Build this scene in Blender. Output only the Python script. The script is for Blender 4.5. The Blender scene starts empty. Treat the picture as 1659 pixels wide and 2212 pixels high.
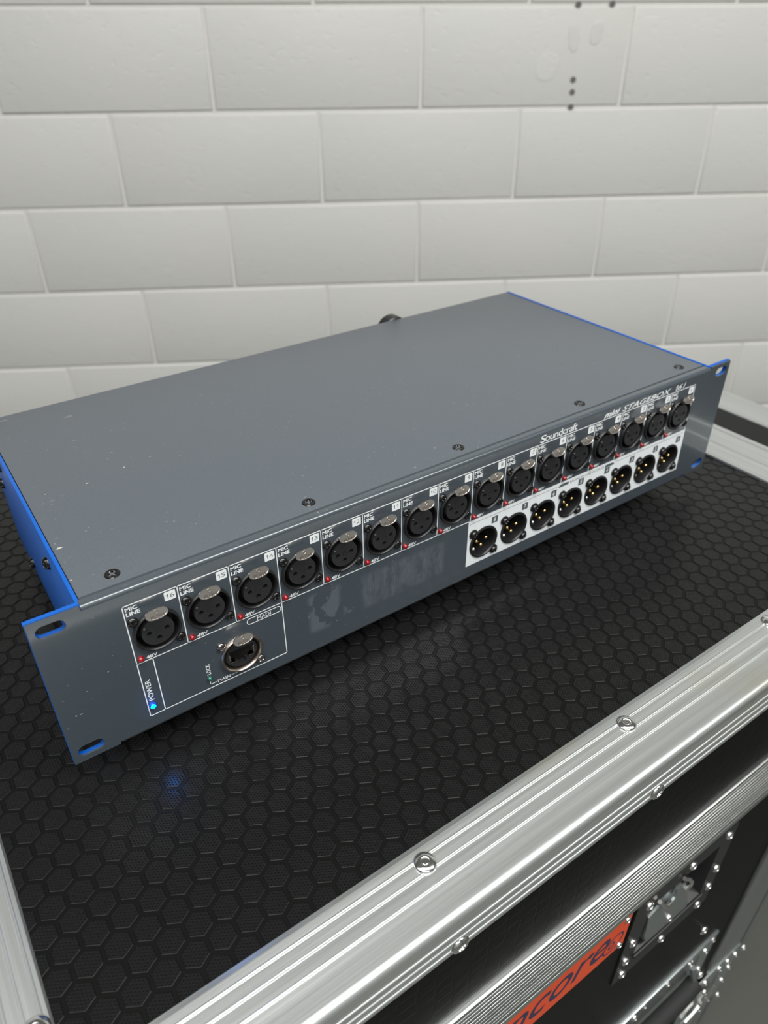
import bpy, bmesh, math, random
from mathutils import Vector, Matrix
random.seed(7)
S = 0.001                       # the scene is written in millimetres
SC = bpy.context.scene
COL = SC.collection
# ------------------------------------------------------------------ camera
R0 = ((0.82081448, -0.57117715, -0.0044992), (-0.32344471, -0.45828755, -0.82786233), (0.47079412, 0.68097663, -0.56091329))
CAMP = Vector((-5.5903, -267.6875, 295.6687)) * S
cd = bpy.data.cameras.new('camera'); cam = bpy.data.objects.new('camera', cd); COL.objects.link(cam)
right, down, fwd = (Vector(r) for r in R0)
M = Matrix.Identity(4)
for i in range(3):
    M[i][0] = right[i]; M[i][1] = -down[i]; M[i][2] = -fwd[i]; M[i][3] = CAMP[i]
cam.matrix_world = M
cd.sensor_fit = 'VERTICAL'; cd.sensor_height = 36.0; cd.sensor_width = 27.0; cd.lens = 25.932
cd.clip_start = 0.01; cd.clip_end = 30
cd.dof.use_dof = True; cd.dof.focus_distance = 0.37; cd.dof.aperture_fstop = 11.0
SC.camera = cam
# ------------------------------------------------------------------ world, lights, exposure
w = bpy.data.worlds.new('world'); SC.world = w; w.use_nodes = True
w.node_tree.nodes['Background'].inputs[0].default_value = (0.86, 0.88, 0.88, 1)
w.node_tree.nodes['Background'].inputs[1].default_value = 0.10
def area(name, loc, target, sx, sy, power, col=(1, 1, 1)):
    l = bpy.data.lights.new(name, 'AREA'); l.shape = 'RECTANGLE'; l.size = sx; l.size_y = sy; l.energy = power; l.color = col
    o = bpy.data.objects.new(name, l); COL.objects.link(o); o.location = Vector(loc)
    d = (Vector(target) - Vector(loc)); o.rotation_euler = d.to_track_quat('-Z', 'Y').to_euler(); return o
area('ceiling_light_near', (0.75, -0.95, 1.80), (0.75, -0.95, 0), 2.6, 0.5, 48, (1.0, 0.99, 0.97))
area('fill_light_left', (-1.35, -0.15, 1.80), (-1.35, -0.15, 0), 2.2, 0.8, 22, (1.0, 0.99, 0.97))  # added fill for the left part of the wall, not a known fixture
area('ceiling_light_rear_room', (-0.9, -1.9, 1.80), (-0.9, -1.9, 0), 2.4, 0.8, 38, (0.97, 0.99, 1.0))
for o in list(COL.objects):
    if o.type == 'LIGHT': o.rotation_euler = (0, 0, -0.524)
vs = SC.view_settings
vs.view_transform = 'Standard'; vs.look = 'None'; vs.gamma = 1.0; vs.exposure = 0.36; vs.use_curve_mapping = False

# ------------------------------------------------------------------ materials
def mat(name, col, rough=0.5, metal=0.0, coat=0.0, emit=None, es=0.0, spec=0.5, aniso=0.0):
    m = bpy.data.materials.new(name); m.use_nodes = True
    b = m.node_tree.nodes['Principled BSDF']
    b.inputs['Base Color'].default_value = (*col, 1); b.inputs['Roughness'].default_value = rough
    b.inputs['Metallic'].default_value = metal; b.inputs['Coat Weight'].default_value = coat
    b.inputs['Specular IOR Level'].default_value = spec
    if aniso: b.inputs['Anisotropic'].default_value = aniso
    if emit: b.inputs['Emission Color'].default_value = (*emit, 1); b.inputs['Emission Strength'].default_value = es
    return m
class NT:
    def __init__(s, m): s.t = m.node_tree; s.b = s.t.nodes['Principled BSDF']
    def n(s, k, **kw):
        x = s.t.nodes.new(k)
        for a, v in kw.items(): setattr(x, a, v)
        return x
    def l(s, a, b): s.t.links.new(a, b)
    def coord(s, kind='Object', scale=(1, 1, 1), loc=(0, 0, 0)):
        tc = s.n('ShaderNodeTexCoord'); mp = s.n('ShaderNodeMapping')
        mp.inputs['Scale'].default_value = scale; mp.inputs['Location'].default_value = loc
        s.l(tc.outputs[kind], mp.inputs[0]); return mp.outputs[0]
    def geo(s, scale=(1, 1, 1), loc=(0, 0, 0)):
        g = s.n('ShaderNodeNewGeometry'); mp = s.n('ShaderNodeMapping')
        mp.inputs['Scale'].default_value = scale; mp.inputs['Location'].default_value = loc
        s.l(g.outputs['Position'], mp.inputs[0]); return mp.outputs[0]
    def noise(s, v, scale, detail=2, rough=0.5):
        x = s.n('ShaderNodeTexNoise'); x.inputs['Scale'].default_value = scale
        x.inputs['Detail'].default_value = detail; x.inputs['Roughness'].default_value = rough
        s.l(v, x.inputs['Vector']); return x.outputs['Fac']
    def ramp(s, f, stops):
        r = s.n('ShaderNodeValToRGB'); e = r.color_ramp.elements
        while len(e) < len(stops): e.new(0.5)
        for i, (p, c) in enumerate(stops):
            e[i].position = p; e[i].color = (*c, 1) if len(c) == 3 else c
        s.l(f, r.inputs[0]); return r.outputs[0]
    def math(s, op, a, b=0.0, c=None):
        m = s.n('ShaderNodeMath', operation=op)
        for i, v in enumerate((a, b) if c is None else (a, b, c)):
            if isinstance(v, (int, float)): m.inputs[i].default_value = v
            else: s.l(v, m.inputs[i])
        return m.outputs[0]
    def mix(s, f, a, b):
        m = s.n('ShaderNodeMix', data_type='RGBA')
        for k, v in ((0, f), (6, a), (7, b)):
            if isinstance(v, (int, float)): m.inputs[k].default_value = v
            elif isinstance(v, tuple): m.inputs[k].default_value = (*v, 1)
            else: s.l(v, m.inputs[k])
        return m.outputs[2]
    def bump(s, h, strength, dist):
        b = s.n('ShaderNodeBump'); b.inputs['Strength'].default_value = strength; b.inputs['Distance'].default_value = dist
        s.l(h, b.inputs['Height']); s.l(b.outputs[0], s.b.inputs['Normal']); return b
    def col(s, c): s.l(c, s.b.inputs['Base Color'])
    def rough(s, c): s.l(c, s.b.inputs['Roughness'])
g3 = lambda v: (v, v, v)

# painted block wall
MW = mat('painted_block', (0.74, 0.735, 0.70), 0.42); t = NT(MW)
v = t.geo()
n1 = t.noise(v, 28, 4, 0.62); n2 = t.noise(v, 260, 3); n3 = t.noise(v, 3.0, 2)
pit = t.ramp(t.noise(t.geo((1, 1, 1.6)), 75, 1), [(0.28, g3(0)), (0.36, g3(1))])
h = t.math('ADD', t.math('MULTIPLY', n1, 1.0), t.math('MULTIPLY', n2, 0.22)); h = t.math('ADD', h, t.math('MULTIPLY', pit, 0.5))
t.bump(h, 0.32, 0.0022)
t.col(t.mix(n3, (0.72, 0.725, 0.70), (0.765, 0.755, 0.715)))
MM = mat('painted_mortar', (0.77, 0.765, 0.73), 0.45); t = NT(MM); t.bump(t.noise(t.geo(), 120, 4), 0.4, 0.002)
MFL = mat('floor_paint', (0.1, 0.1, 0.09), 0.55); t = NT(MFL)
nf = t.noise(t.geo(), 6, 4); t.col(t.mix(nf, (0.066, 0.068, 0.058), (0.082, 0.084, 0.072))); t.bump(t.noise(t.geo(), 300, 2), 0.2, 0.001)
MCE = mat('ceiling_paint', (0.50, 0.50, 0.49), 0.8)
# slate grey powder coat, with faint specks and adhesive residue mask
def powder(name, base, rough, speck=0.5, resid=False, bumps=0.35):
    m = mat(name, base, rough); t = NT(m); v = t.geo()
    fine = t.noise(v, 2600, 2); t.bump(fine, bumps, 0.00006)
    sp = t.ramp(t.noise(t.geo((1, 1, 1)), 520, 1, 0.3), [(0.735, g3(0)), (0.765, g3(1))])
    cl = t.ramp(t.noise(v, 22, 3), [(0.42, g3(0)), (0.62, g3(1))])
    sp = t.math('MULTIPLY', t.math('MULTIPLY', sp, cl), speck)
    mot = t.noise(v, 900, 2)
    c = t.mix(mot, tuple(x * 0.88 for x in base), tuple(x * 1.12 for x in base))
    if resid:
        s = t.n('ShaderNodeSeparateXYZ'); g = t.n('ShaderNodeNewGeometry'); t.l(g.outputs['Position'], s.inputs[0])
        def band(o, a, b, f=0.003):
            lo = t.n('ShaderNodeMapRange'); lo.inputs[1].default_value = a * S; lo.inputs[2].default_value = a * S + f; t.l(o, lo.inputs[0])
            hi = t.n('ShaderNodeMapRange'); hi.inputs[1].default_value = b * S - f; hi.inputs[2].default_value = b * S; hi.inputs[3].default_value = 1; hi.inputs[4].default_value = 0; t.l(o, hi.inputs[0])
            return t.math('MULTIPLY', lo.outputs[0], hi.outputs[0])
        e1 = t.math('MULTIPLY', band(s.outputs[0], 129, 151), band(s.outputs[2], 12, 41))
        b1 = t.ramp(t.noise(t.geo((1, 1, 0.8)), 85, 3, 0.55), [(0.47, g3(0)), (0.50, g3(1))])
        e2 = t.math('MULTIPLY', band(s.outputs[0], 151, 165), band(s.outputs[2], 14, 39))
        b2 = t.ramp(t.noise(t.geo((1, 1, 0.8), (3, 1, 2)), 85, 3, 0.55), [(0.55, g3(0)), (0.58, g3(1))])
        e3 = t.math('MULTIPLY', band(s.outputs[0], 163, 224), band(s.outputs[2], 12.5, 39.5))
        wv = t.n('ShaderNodeTexWave'); wv.inputs['Scale'].default_value = 260; wv.inputs['Distortion'].default_value = 3; t.l(t.geo(), wv.inputs[0])
        b3 = t.math('MULTIPLY', t.ramp(t.noise(t.geo((1.4, 1, 0.55), (5, 1, 2)), 95, 4, 0.7), [(0.42, g3(0.1)), (0.56, g3(1))]),
                    t.ramp(wv.outputs['Fac'], [(0.2, g3(0.45)), (0.7, g3(1.0))]))
        r = t.math('MAXIMUM', t.math('MAXIMUM', t.math('MULTIPLY', e1, b1), t.math('MULTIPLY', e2, b2)), t.math('MULTIPLY', e3, b3))
        c = t.mix(t.math('MULTIPLY', r, 0.30), c, (0.20, 0.225, 0.25))
    c = t.mix(sp, c, (0.55, 0.55, 0.50)); t.col(c)
    return m
MP = powder('slate_powder_panel', (0.052, 0.066, 0.079), 0.36, 0.30, True); MP.node_tree.nodes['Principled BSDF'].inputs['Coat Weight'].default_value = 1.0; MP.node_tree.nodes['Principled BSDF'].inputs['Coat Roughness'].default_value = 0.10
MC = powder('slate_powder_cover', (0.092, 0.106, 0.120), 0.38, 0.22)
MBL = mat('blue_paint', (0.004, 0.10, 0.45), 0.42, 0.0, 0.0); t = NT(MBL)
nb = t.noise(t.geo((1, 1, 1)), 60, 4); t.col(t.mix(nb, (0.002, 0.085, 0.40), (0.005, 0.11, 0.48))); t.bump(t.noise(t.geo((1, 0.1, 1)), 900, 2), 0.2, 0.00008)
MK = mat('black_plastic', (0.012, 0.012, 0.013), 0.36); t = NT(MK); t.bump(t.noise(t.geo(), 2500, 2), 0.25, 0.00006)
MK2 = mat('black_insert', (0.020, 0.020, 0.022), 0.45); t = NT(MK2); t.bump(t.noise(t.geo(), 1800, 2), 0.4, 0.00008)
MDEEP = mat('dark_cavity', (0.003, 0.003, 0.003), 0.8)
MSB = mat('black_screw_steel', (0.055, 0.055, 0.055), 0.22, 0.9)
MNI = mat('nickel', (0.86, 0.82, 0.77), 0.30, 1.0); t = NT(MNI); t.bump(t.noise(t.geo(), 1500, 2), 0.25, 0.00006)
MNI2 = mat('satin_nickel', (0.50, 0.44, 0.39), 0.34, 1.0)
MGO = mat('gold_pin', (0.95, 0.70, 0.30), 0.16, 1.0)
MSV = mat('silver_contact', (0.85, 0.82, 0.80), 0.25, 1.0)
MWP = mat('white_print', (0.80, 0.83, 0.83), 0.45)
MWB = mat('white_field', (0.78, 0.82, 0.83), 0.42)
MDP = mat('dark_print', (0.075, 0.09, 0.095), 0.5)
MRED = mat('red_led', (0.24, 0.002, 0.006), 0.10, 0, 0.5)
MGRN = mat('green_led', (0.002, 0.10, 0.065), 0.12, 0, 1.0)
MBLU = mat('blue_led', (0.0, 0.05, 0.6), 0.2, 0, 0.5, (0.0, 0.03, 1.0), 1.2); MBLC = mat('blue_led_core', (0.0, 0.2, 0.9), 0.2, 0, 0.0, (0.0, 0.24, 1.0), 120)
MRUB = mat('black_rubber', (0.014, 0.014, 0.014), 0.75)
MCHIP = mat('paint_chip', (0.42, 0.43, 0.42), 0.6); MSMG = mat('paint_smudge', (0.16, 0.165, 0.16), 0.6)
# brushed aluminium: ax = axis of the brushing (0 = x, 1 = y, 2 = z)
def alu(name, ax, base=0.80, rough=0.36, stain=False, metal=0.86):
    m = mat(name, (base, base, base), rough, metal); t = NT(m)
    sc = [1, 1, 1]; sc[ax] = 0.012
    st = t.noise(t.geo(tuple(sc)), 1600, 3, 0.6); st2 = t.noise(t.geo(tuple(sc)), 330, 2)
    scr = t.ramp(t.noise(t.geo((1.0, 6.0, 1.0), (3, 2, 1)), 55, 3), [(0.655, g3(0)), (0.70, g3(1))])
    h = t.math('ADD', t.math('MULTIPLY', st, 1.0), t.math('MULTIPLY', st2, 1.2))
    t.bump(h, 0.18, 0.00012)
    b = base
    c = t.mix(t.math('ADD', t.math('MULTIPLY', st, 0.5), t.math('MULTIPLY', st2, 0.5)), (b * 0.60, b * 0.62, b * 0.61), (b * 1.28, b * 1.32, b * 1.30))
    if stain:
        s = t.ramp(t.noise(t.geo((1, 2.0, 1)), 11, 3), [(0.56, g3(0)), (0.70, g3(1))])
        c = t.mix(t.math('MULTIPLY', s, 0.40), c, (0.62, 0.60, 0.44))
        s2 = t.ramp(t.noise(t.geo((1, 1.4, 1), (7, 3, 1)), 48, 3), [(0.70, g3(0)), (0.74, g3(1))])
        c = t.mix(t.math('MULTIPLY', s2, 0.35), c, (0.35, 0.35, 0.33))
    t.col(c); t.rough(t.math('ADD', t.math('MULTIPLY', st2, 0.12), rough - 0.06))
    return m
AX = alu('aluminium_along_x', 0, 0.72, 0.36, True); AY = alu('aluminium_along_y', 1, 0.70, 0.40); AZ = alu('aluminium_along_z_shaded', 2, 0.34, 0.45); AXR = alu('aluminium_ribbed', 0, 0.70, 0.27, False, 1.0)  # z copy darkened: shade on the vertical extrusions sits in its base colour
MRV = mat('rivet_steel', (0.86, 0.86, 0.85), 0.16, 1.0); t = NT(MRV); t.bump(t.noise(t.geo(), 500, 2), 0.25, 0.0002)
MZN = mat('zinc_plate', (0.55, 0.60, 0.60), 0.34, 1.0); t = NT(MZN); t.bump(t.noise(t.geo(), 90, 3), 0.25, 0.0008)
MLK = mat('black_latch_paint', (0.016, 0.016, 0.017), 0.42)
# black laminate of the case: top (with dots inside the cells) and sides
MH = mat('black_laminate_smooth', (0.0045, 0.0045, 0.0045), 0.36, spec=0.2); t = NT(MH); t.bump(t.noise(t.geo(), 700, 2), 0.3, 0.0001)
MHD = mat('black_laminate_dotted', (0.008, 0.008, 0.0083), 0.28, spec=0.34); t = NT(MHD)
s = t.n('ShaderNodeSeparateXYZ'); g = t.n('ShaderNodeNewGeometry'); t.l(g.outputs['Position'], s.inputs[0])
k = 2 * math.pi / (1.30 * S)
cx = t.math('COSINE', t.math('MULTIPLY', s.outputs[0], k))
cy = t.math('COSINE', t.math('MULTIPLY', s.outputs[1], k * 0.577 * 1.0))
cx2 = t.math('COSINE', t.math('ADD', t.math('MULTIPLY', s.outputs[0], k * 0.5), t.math('MULTIPLY', s.outputs[1], k * 0.866)))
cx3 = t.math('COSINE', t.math('SUBTRACT', t.math('MULTIPLY', s.outputs[0], k * 0.5), t.math('MULTIPLY', s.outputs[1], k * 0.866)))
hh = t.math('ADD', t.math('ADD', cx, cx2), cx3)
hh = t.math('MAXIMUM', hh, 0.3)
t.bump(hh, 1.0, 0.00030)
MSD = mat('black_laminate_side', (0.0022, 0.0022, 0.0021), 0.36, spec=0.12); t = NT(MSD); t.b.inputs['IOR'].default_value = 1.3
vo = t.n('ShaderNodeTexVoronoi', feature='DISTANCE_TO_EDGE'); vo.inputs['Scale'].default_value = 95; vo.inputs['Randomness'].default_value = 0.15
t.l(t.geo((1, 1, 1.15)), vo.inputs['Vector'])
vs2 = t.math('ADD', t.ramp(vo.outputs['Distance'], [(0.05, g3(0)), (0.10, g3(1))]), t.math('MULTIPLY', t.noise(t.geo(), 1500, 1), 0.8))
t.bump(vs2, 0.4, 0.00012)
MOR = mat('orange_plate', (0.78, 0.075, 0.012), 0.32, spec=0.3); t = NT(MOR); t.col(t.mix(t.noise(t.geo(), 70, 3), (0.74, 0.065, 0.010), (0.84, 0.085, 0.014)))
MNV = mat('navy_print', (0.035, 0.03, 0.07), 0.5)

# ------------------------------------------------------------------ mesh helpers (mm in, m out)
def obj(name, verts, faces, mats, parent=None, fm=None, smooth=None, loc=None, rot=None):
    me = bpy.data.meshes.new(name)
    me.from_pydata([(v[0] * S, v[1] * S, v[2] * S) for v in verts], [], faces)
    if not isinstance(mats, (list, tuple)): mats = [mats]
    for m in mats: me.materials.append(m)
    if fm: me.polygons.foreach_set('material_index', fm)
    if smooth:
        me.polygons.foreach_set('use_smooth', [True] * len(me.polygons))
        me.set_sharp_from_angle(angle=math.radians(smooth))
    me.update()
    o = bpy.data.objects.new(name, me); COL.objects.link(o)
    if parent: o.parent = parent
    if loc: o.location = Vector(loc) * S
    if rot: o.rotation_euler = rot
    return o
def empty(name, loc=(0, 0, 0), parent=None):
    o = bpy.data.objects.new(name, None); COL.objects.link(o); o.location = Vector(loc) * S; o.empty_display_size = 0.02
    if parent: o.parent = parent
    return o
def tag(o, **k):
    for a, v in k.items(): o[a] = v
    return o
class MB:
    """collects shapes in mm into one mesh"""
    def __init__(s): s.v = []; s.f = []; s.m = []
    def add(s, v, f, mi=0):
        b = len(s.v); s.v += [tuple(x) for x in v]; s.f += [tuple(i + b for i in q) for q in f]; s.m += [mi] * len(f); return s
    def box(s, x0, x1, y0, y1, z0, z1, mi=0):
        v = [(x, y, z) for x in (x0, x1) for y in (y0, y1) for z in (z0, z1)]
        return s.add(v, [(0, 1, 3, 2), (4, 6, 7, 5), (0, 4, 5, 1), (2, 3, 7, 6), (0, 2, 6, 4), (1, 5, 7, 3)], mi)
    def bbox(s, x0, x1, y0, y1, z0, z1, b, mi=0):
        """box with chamfered edges"""
        bm = bmesh.new(); bmesh.ops.create_cube(bm, size=1)
        for q in bm.verts: q.co = Vector(((x0 + x1) / 2 + q.co.x * (x1 - x0), (y0 + y1) / 2 + q.co.y * (y1 - y0), (z0 + z1) / 2 + q.co.z * (z1 - z0)))
        bmesh.ops.bevel(bm, geom=bm.edges[:] + bm.verts[:], offset=b, segments=2, affect='EDGES', profile=0.5)
        bm.verts.ensure_lookup_table(); v = [q.co[:] for q in bm.verts]; f = [[q.index for q in p.verts] for p in bm.faces]; bm.free()
        return s.add(v, f, mi)
    def lathe(s, prof, c=(0, 0, 0), n=32, axis='y', mi=0, a0=0):
        """prof = [(r, h)], h along the axis; for axis y h goes to +y"""
        v = []; f = []
        for r, h in prof:
            for i in range(n):
                a = a0 + 2 * math.pi * i / n; p, q = r * math.cos(a), r * math.sin(a)
                v.append({'y': (c[0] + p, c[1] + h, c[2] + q), 'z': (c[0] + p, c[1] + q, c[2] + h), 'x': (c[0] + h, c[1] + p, c[2] + q)}[axis])
        for j in range(len(prof) - 1):
            for i in range(n):
                k2 = (i + 1) % n
                q = (j * n + i, j * n + k2, (j + 1) * n + k2, (j + 1) * n + i)
                f.append(q)
        return s.add(v, f, mi)
    def tube(s, pts, r, n=10, mi=0):
        P = [Vector(p) for p in pts]; v = []; f = []
        for i, p in enumerate(P):
            d = (P[min(i + 1, len(P) - 1)] - P[max(i - 1, 0)]).normalized()
            u = d.cross(Vector((0.3, 0.9, 0.31))).normalized(); w2 = d.cross(u)
            for k in range(n):
                a = 2 * math.pi * k / n; v.append(tuple(p + u * r * math.cos(a) + w2 * r * math.sin(a)))
        for i in range(len(P) - 1):
            for k in range(n):
                k2 = (k + 1) % n; f.append((i * n + k, i * n + k2, (i + 1) * n + k2, (i + 1) * n + k))
        f.append(tuple(range(n))); f.append(tuple(range((len(P) - 1) * n, len(P) * n)))
        return s.add(v, f, mi)
    def extr(s, prof, a0, a1, axis, mi=0, cap=True, sup=True):
        """prof = [(p, q)] swept from a0 to a1; axis x: (y, z), axis y: (x, z), axis z: (x, y)"""
        mk = {'x': lambda a, p, q: (a, p, q), 'y': lambda a, p, q: (p, a, q), 'z': lambda a, p, q: (p, q, a)}[axis]
        if sup:
            np_ = []
            for i, p in enumerate(prof):
                q = prof[(i + 1) % len(prof)]; L = math.hypot(q[0] - p[0], q[1] - p[1]); np_.append(p)
                if L > 1.8:
                    for t_ in (0.25 / L, 1 - 0.25 / L): np_.append((p[0] + (q[0] - p[0]) * t_, p[1] + (q[1] - p[1]) * t_))
            prof = np_
        n = len(prof); v = [mk(a0, *p) for p in prof] + [mk(a1, *p) for p in prof]
        f = [(i, (i + 1) % n, n + (i + 1) % n, n + i) for i in range(n)]
        if cap: f += [tuple(range(n)), tuple(range(n, 2 * n))]
        return s.add(v, f, mi)
    def merge(s, vf, M4=None, mi=0, off=(0, 0, 0)):
        v, f = vf
        return s.add([(p[0] + off[0], p[1] + off[1], p[2] + off[2]) for p in v], f, mi)
    def recalc(s):
        bm = bmesh.new(); vs_ = [bm.verts.new(p) for p in s.v]; bm.verts.ensure_lookup_table()
        for f, m in zip(s.f, s.m):
            try: q = bm.faces.new([vs_[i] for i in f]); q.material_index = m
            except ValueError: pass
        bmesh.ops.recalc_face_normals(bm, faces=bm.faces[:])
        bm.verts.index_update(); s.v = [q.co[:] for q in bm.verts]; s.f = [tuple(x.index for x in q.verts) for q in bm.faces]; s.m = [q.material_index for q in bm.faces]
        bm.free(); return s
    def build(s, name, mats, parent=None, smooth=35, **k):
        s.recalc(); return obj(name, s.v, s.f, mats, parent, s.m, smooth, **k)
def evalmesh(cu):
    o = bpy.data.objects.new('tmp', cu); COL.objects.link(o)
    dg = bpy.context.evaluated_depsgraph_get(); me = o.evaluated_get(dg).to_mesh()
    v = [tuple(p.co) for p in me.vertices]; f = [tuple(p.vertices) for p in me.polygons]
    o.evaluated_get(dg).to_mesh_clear(); bpy.data.objects.remove(o); bpy.data.curves.remove(cu); return v, f
def plate(outlines, th):
    """2-D outlines (outer and holes, in mm) filled and extruded by th; returned in the x-z plane with y = 0..th"""
    cu = bpy.data.curves.new('tmp', 'CURVE'); cu.dimensions = '2D'; cu.fill_mode = 'BOTH'; cu.extrude = th / 2
    for pts in outlines:
        sp = cu.splines.new('POLY'); sp.points.add(len(pts) - 1); sp.use_cyclic_u = True
        for q, p in zip(sp.points, pts): q.co = (p[0], p[1], 0, 1)
    v, f = evalmesh(cu)
    return [(p[0], p[2] + th / 2, p[1]) for p in v], f
_tc = {}
def text(s, x0, z0, w_, h_, y=-0.06, shear=0.0, bold=0.0, th=0.04, spacing=1.0, rot=False):
    """lettering fitted into a box in the x-z plane"""
    key = (s, shear, bold, spacing)
    if key not in _tc:
        cu = bpy.data.curves.new('tmp', 'FONT'); cu.body = s; cu.size = 1; cu.shear = shear; cu.offset = bold; cu.space_character = spacing; cu.resolution_u = 4
        _tc[key] = evalmesh(cu)
    v, f = _tc[key]
    xa = min(p[0] for p in v); xb = max(p[0] for p in v); ya = min(p[1] for p in v); yb = max(p[1] for p in v)
    o = []
    for p in v:
        a = (p[0] - xa) / (xb - xa); b = (p[1] - ya) / (yb - ya)
        o.append((x0 + (1 - b) * w_, y, z0 + a * h_) if rot else (x0 + a * w_, y, z0 + b * h_))
    return o, f
def one(x, z, w_, h_, t_, y, sh=0.0):
    p = [(x + w_ - t_, z), (x + w_, z), (x + w_, z + h_), (x + w_ - t_ * .9, z + h_), (x, z + h_ * .72), (x, z + h_ * .56), (x + w_ - t_, z + h_ * .74)]
    v, f = plate([[(a + sh * (b - z), b) for a, b in p]], 0.03); return [(a, y + b, c) for a, b, c in v], f
def circ(cx, cz, r, n=32): return [(cx + r * math.cos(2 * math.pi * i / n), cz + r * math.sin(2 * math.pi * i / n)) for i in range(n)]
def slot(cx, cz, w_, h_, n=10):
    r = h_ / 2; a = w_ / 2 - r
    return [(cx + a + r * math.cos(-math.pi / 2 + math.pi * i / n), cz + r * math.sin(-math.pi / 2 + math.pi * i / n)) for i in range(n + 1)] + \
           [(cx - a + r * math.cos(math.pi / 2 + math.pi * i / n), cz + r * math.sin(math.pi / 2 + math.pi * i / n)) for i in range(n + 1)]
def rrect(x0, x1, z0, z1, r, n=4):
    o = []
    for cx, cz, a in ((x1 - r, z1 - r, 0), (x0 + r, z1 - r, 90), (x0 + r, z0 + r, 180), (x1 - r, z0 + r, 270)):
        for i in range(n + 1):
            t_ = math.radians(a + 90 * i / n); o.append((cx + r * math.cos(t_), cz + r * math.sin(t_)))
    return o
def dup(o, parent, loc=None, rot=None):
    c = o.copy(); COL.objects.link(c); c.parent = parent
    if loc is not None: c.location = Vector(loc) * S
    if rot is not None: c.rotation_euler = rot
    return c
def duptree(o, parent, loc):
    c = dup(o, parent, loc)
    for ch in o.children: dup(ch, c)
    return c

# ================================================================== the room
WO = Vector((645.43, 1241.83, 306.33)); WD = Vector((0.86577, -0.50044, 0)); WN = Vector((-0.50044, -0.86577, 0))   # WN points to the camera
yaw = math.atan2(WD.y, WD.x); RH = 169.62; RW = 400.0
FLOOR_Z = -950; CEIL_Z = 1850
# the wall's own frame: x along it, y into it, z up; origin at the first bed joint
mb = MB(); mb.box(-3200, 3600, 3.6, 130, FLOOR_Z - WO.z, CEIL_Z - WO.z)
wall = mb.build('wall_back', MM, smooth=None, loc=WO, rot=(0, 0, yaw)); tag(wall, kind='structure')
def block_mesh(w_):
    a, b, c = w_ / 2 - 3.4, RH / 2 - 3.4, 3.0
    r = [(a - c, b - c, 0.0), (a - c * .4, b - c * .4, 0.7), (a, b, 2.2), (a, b, 6.0)]
    v = []; f = []
    for x, z, y in r: v += [(-x, y, -z), (x, y, -z), (x, y, z), (-x, y, z)]
    f.append((0, 1, 2, 3))
    for j in range(3):
        for i in range(4): f.append((4 * j + i, 4 * j + 4 + i, 4 * j + 4 + (i + 1) % 4, 4 * j + (i + 1) % 4))
    return v, f
v, f = block_mesh(RW); blk = obj('block', v, f, MW, wall, smooth=50)
first = True
for r in range(-5, 8):
    off = 0.0 if r % 2 == 0 else 0.5
    zc = -(r + 0.5) * RH
    if WO.z + zc + RH / 2 > CEIL_Z or WO.z + zc - RH / 2 < FLOOR_Z - 20: continue
    for u in range(-5, 8):
        xc = (u + off + 0.5) * RW
        b = blk if first else dup(blk, wall); first = False
        b.location = Vector((xc, random.uniform(-0.5, 0.5), zc + random.uniform(-0.5, 0.5))) * S
        b.rotation_euler = (random.uniform(-.0015, .0015), random.uniform(-.0015, .0015), random.uniform(-.0015, .0015))
# drill holes and old patches in the paint
mb = MB(); mb.lathe([(5.6, 0.4), (5.2, -0.15), (3.6, 0.1), (0.01, 0.5)], n=20); hole = mb.build('drill_hole', mat('hole_dark', (0.16, 0.155, 0.14), 0.9), wall, 60)
hp = [(702, 169, -0.5), (700, 122, -0.6), (701, 143, -0.6), (693, 1, 0), (758, 0, 0)]
for i, (a, b, yy) in enumerate(hp):
    h_ = hole if i == 0 else dup(hole, wall)
    h_.location = Vector((a, yy, -b)) * S
hole['label'] = 'small dark drilled hole in the painted block'
def blob(name, a, b, rx, rz, rot_):
    mb = MB(); mb.lathe([(1, 0.9), (0.95, 0.62), (0.80, 0.5), (0.01, 0.48)], n=28)
    mb.v = [(p[0] * rx * math.cos(rot_) - p[2] * rz * math.sin(rot_) + 1.5 * math.sin(3 * p[0]), p[1], p[0] * rx * math.sin(rot_) + p[2] * rz * math.cos(rot_)) for p in mb.v]
    o = mb.build(name, MW, wall, 60); o.location = Vector((a, -0.8, -b)) * S; return o
blob('paint_patch', 646, 100, 21, 25, -0.4); blob('paint_patch', 692, 52, 10, 24, 0.1); blob('paint_patch', 735, 45, 11, 20, -0.2)
# floor and ceiling
MRW = mat('room_paint', (0.30, 0.30, 0.29), 0.7)
for nm, (a, b, c, d) in (('wall_front', (-3200, 3600, -4300, -4200)), ('wall_left', (-3300, -3200, -4300, 130)), ('wall_right', (3600, 3700, -4300, 130))):
    mb = MB(); mb.box(a, b, c, d, FLOOR_Z - WO.z, CEIL_Z - WO.z); tag(mb.build(nm, MRW, smooth=None, loc=WO, rot=(0, 0, yaw)), kind='structure')
mb = MB(); mb.box(-3500, 5000, -3500, 4500, FLOOR_Z - 60, FLOOR_Z); tag(mb.build('floor', MFL, smooth=None), kind='structure')
mb = MB(); mb.box(-3500, 5000, -3500, 4500, CEIL_Z, CEIL_Z + 60); tag(mb.build('ceiling', MCE, smooth=None), kind='structure')

# ================================================================== the flight case
case = empty('flight_case', (255, 95, FLOOR_Z))
tag(case, label='large black flight case with aluminium edges under the grey rack unit', category='flight case')
PO = -Vector((255, 95, FLOOR_Z))            # parts are written in scene millimetres
def cpart(o): o.location = PO * S; return o
CX0, CX1, CY0, CY1 = -75.0, 581.0, -155.0, 380.0
TOPZ = -15.0; FZ = -13.5
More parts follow.
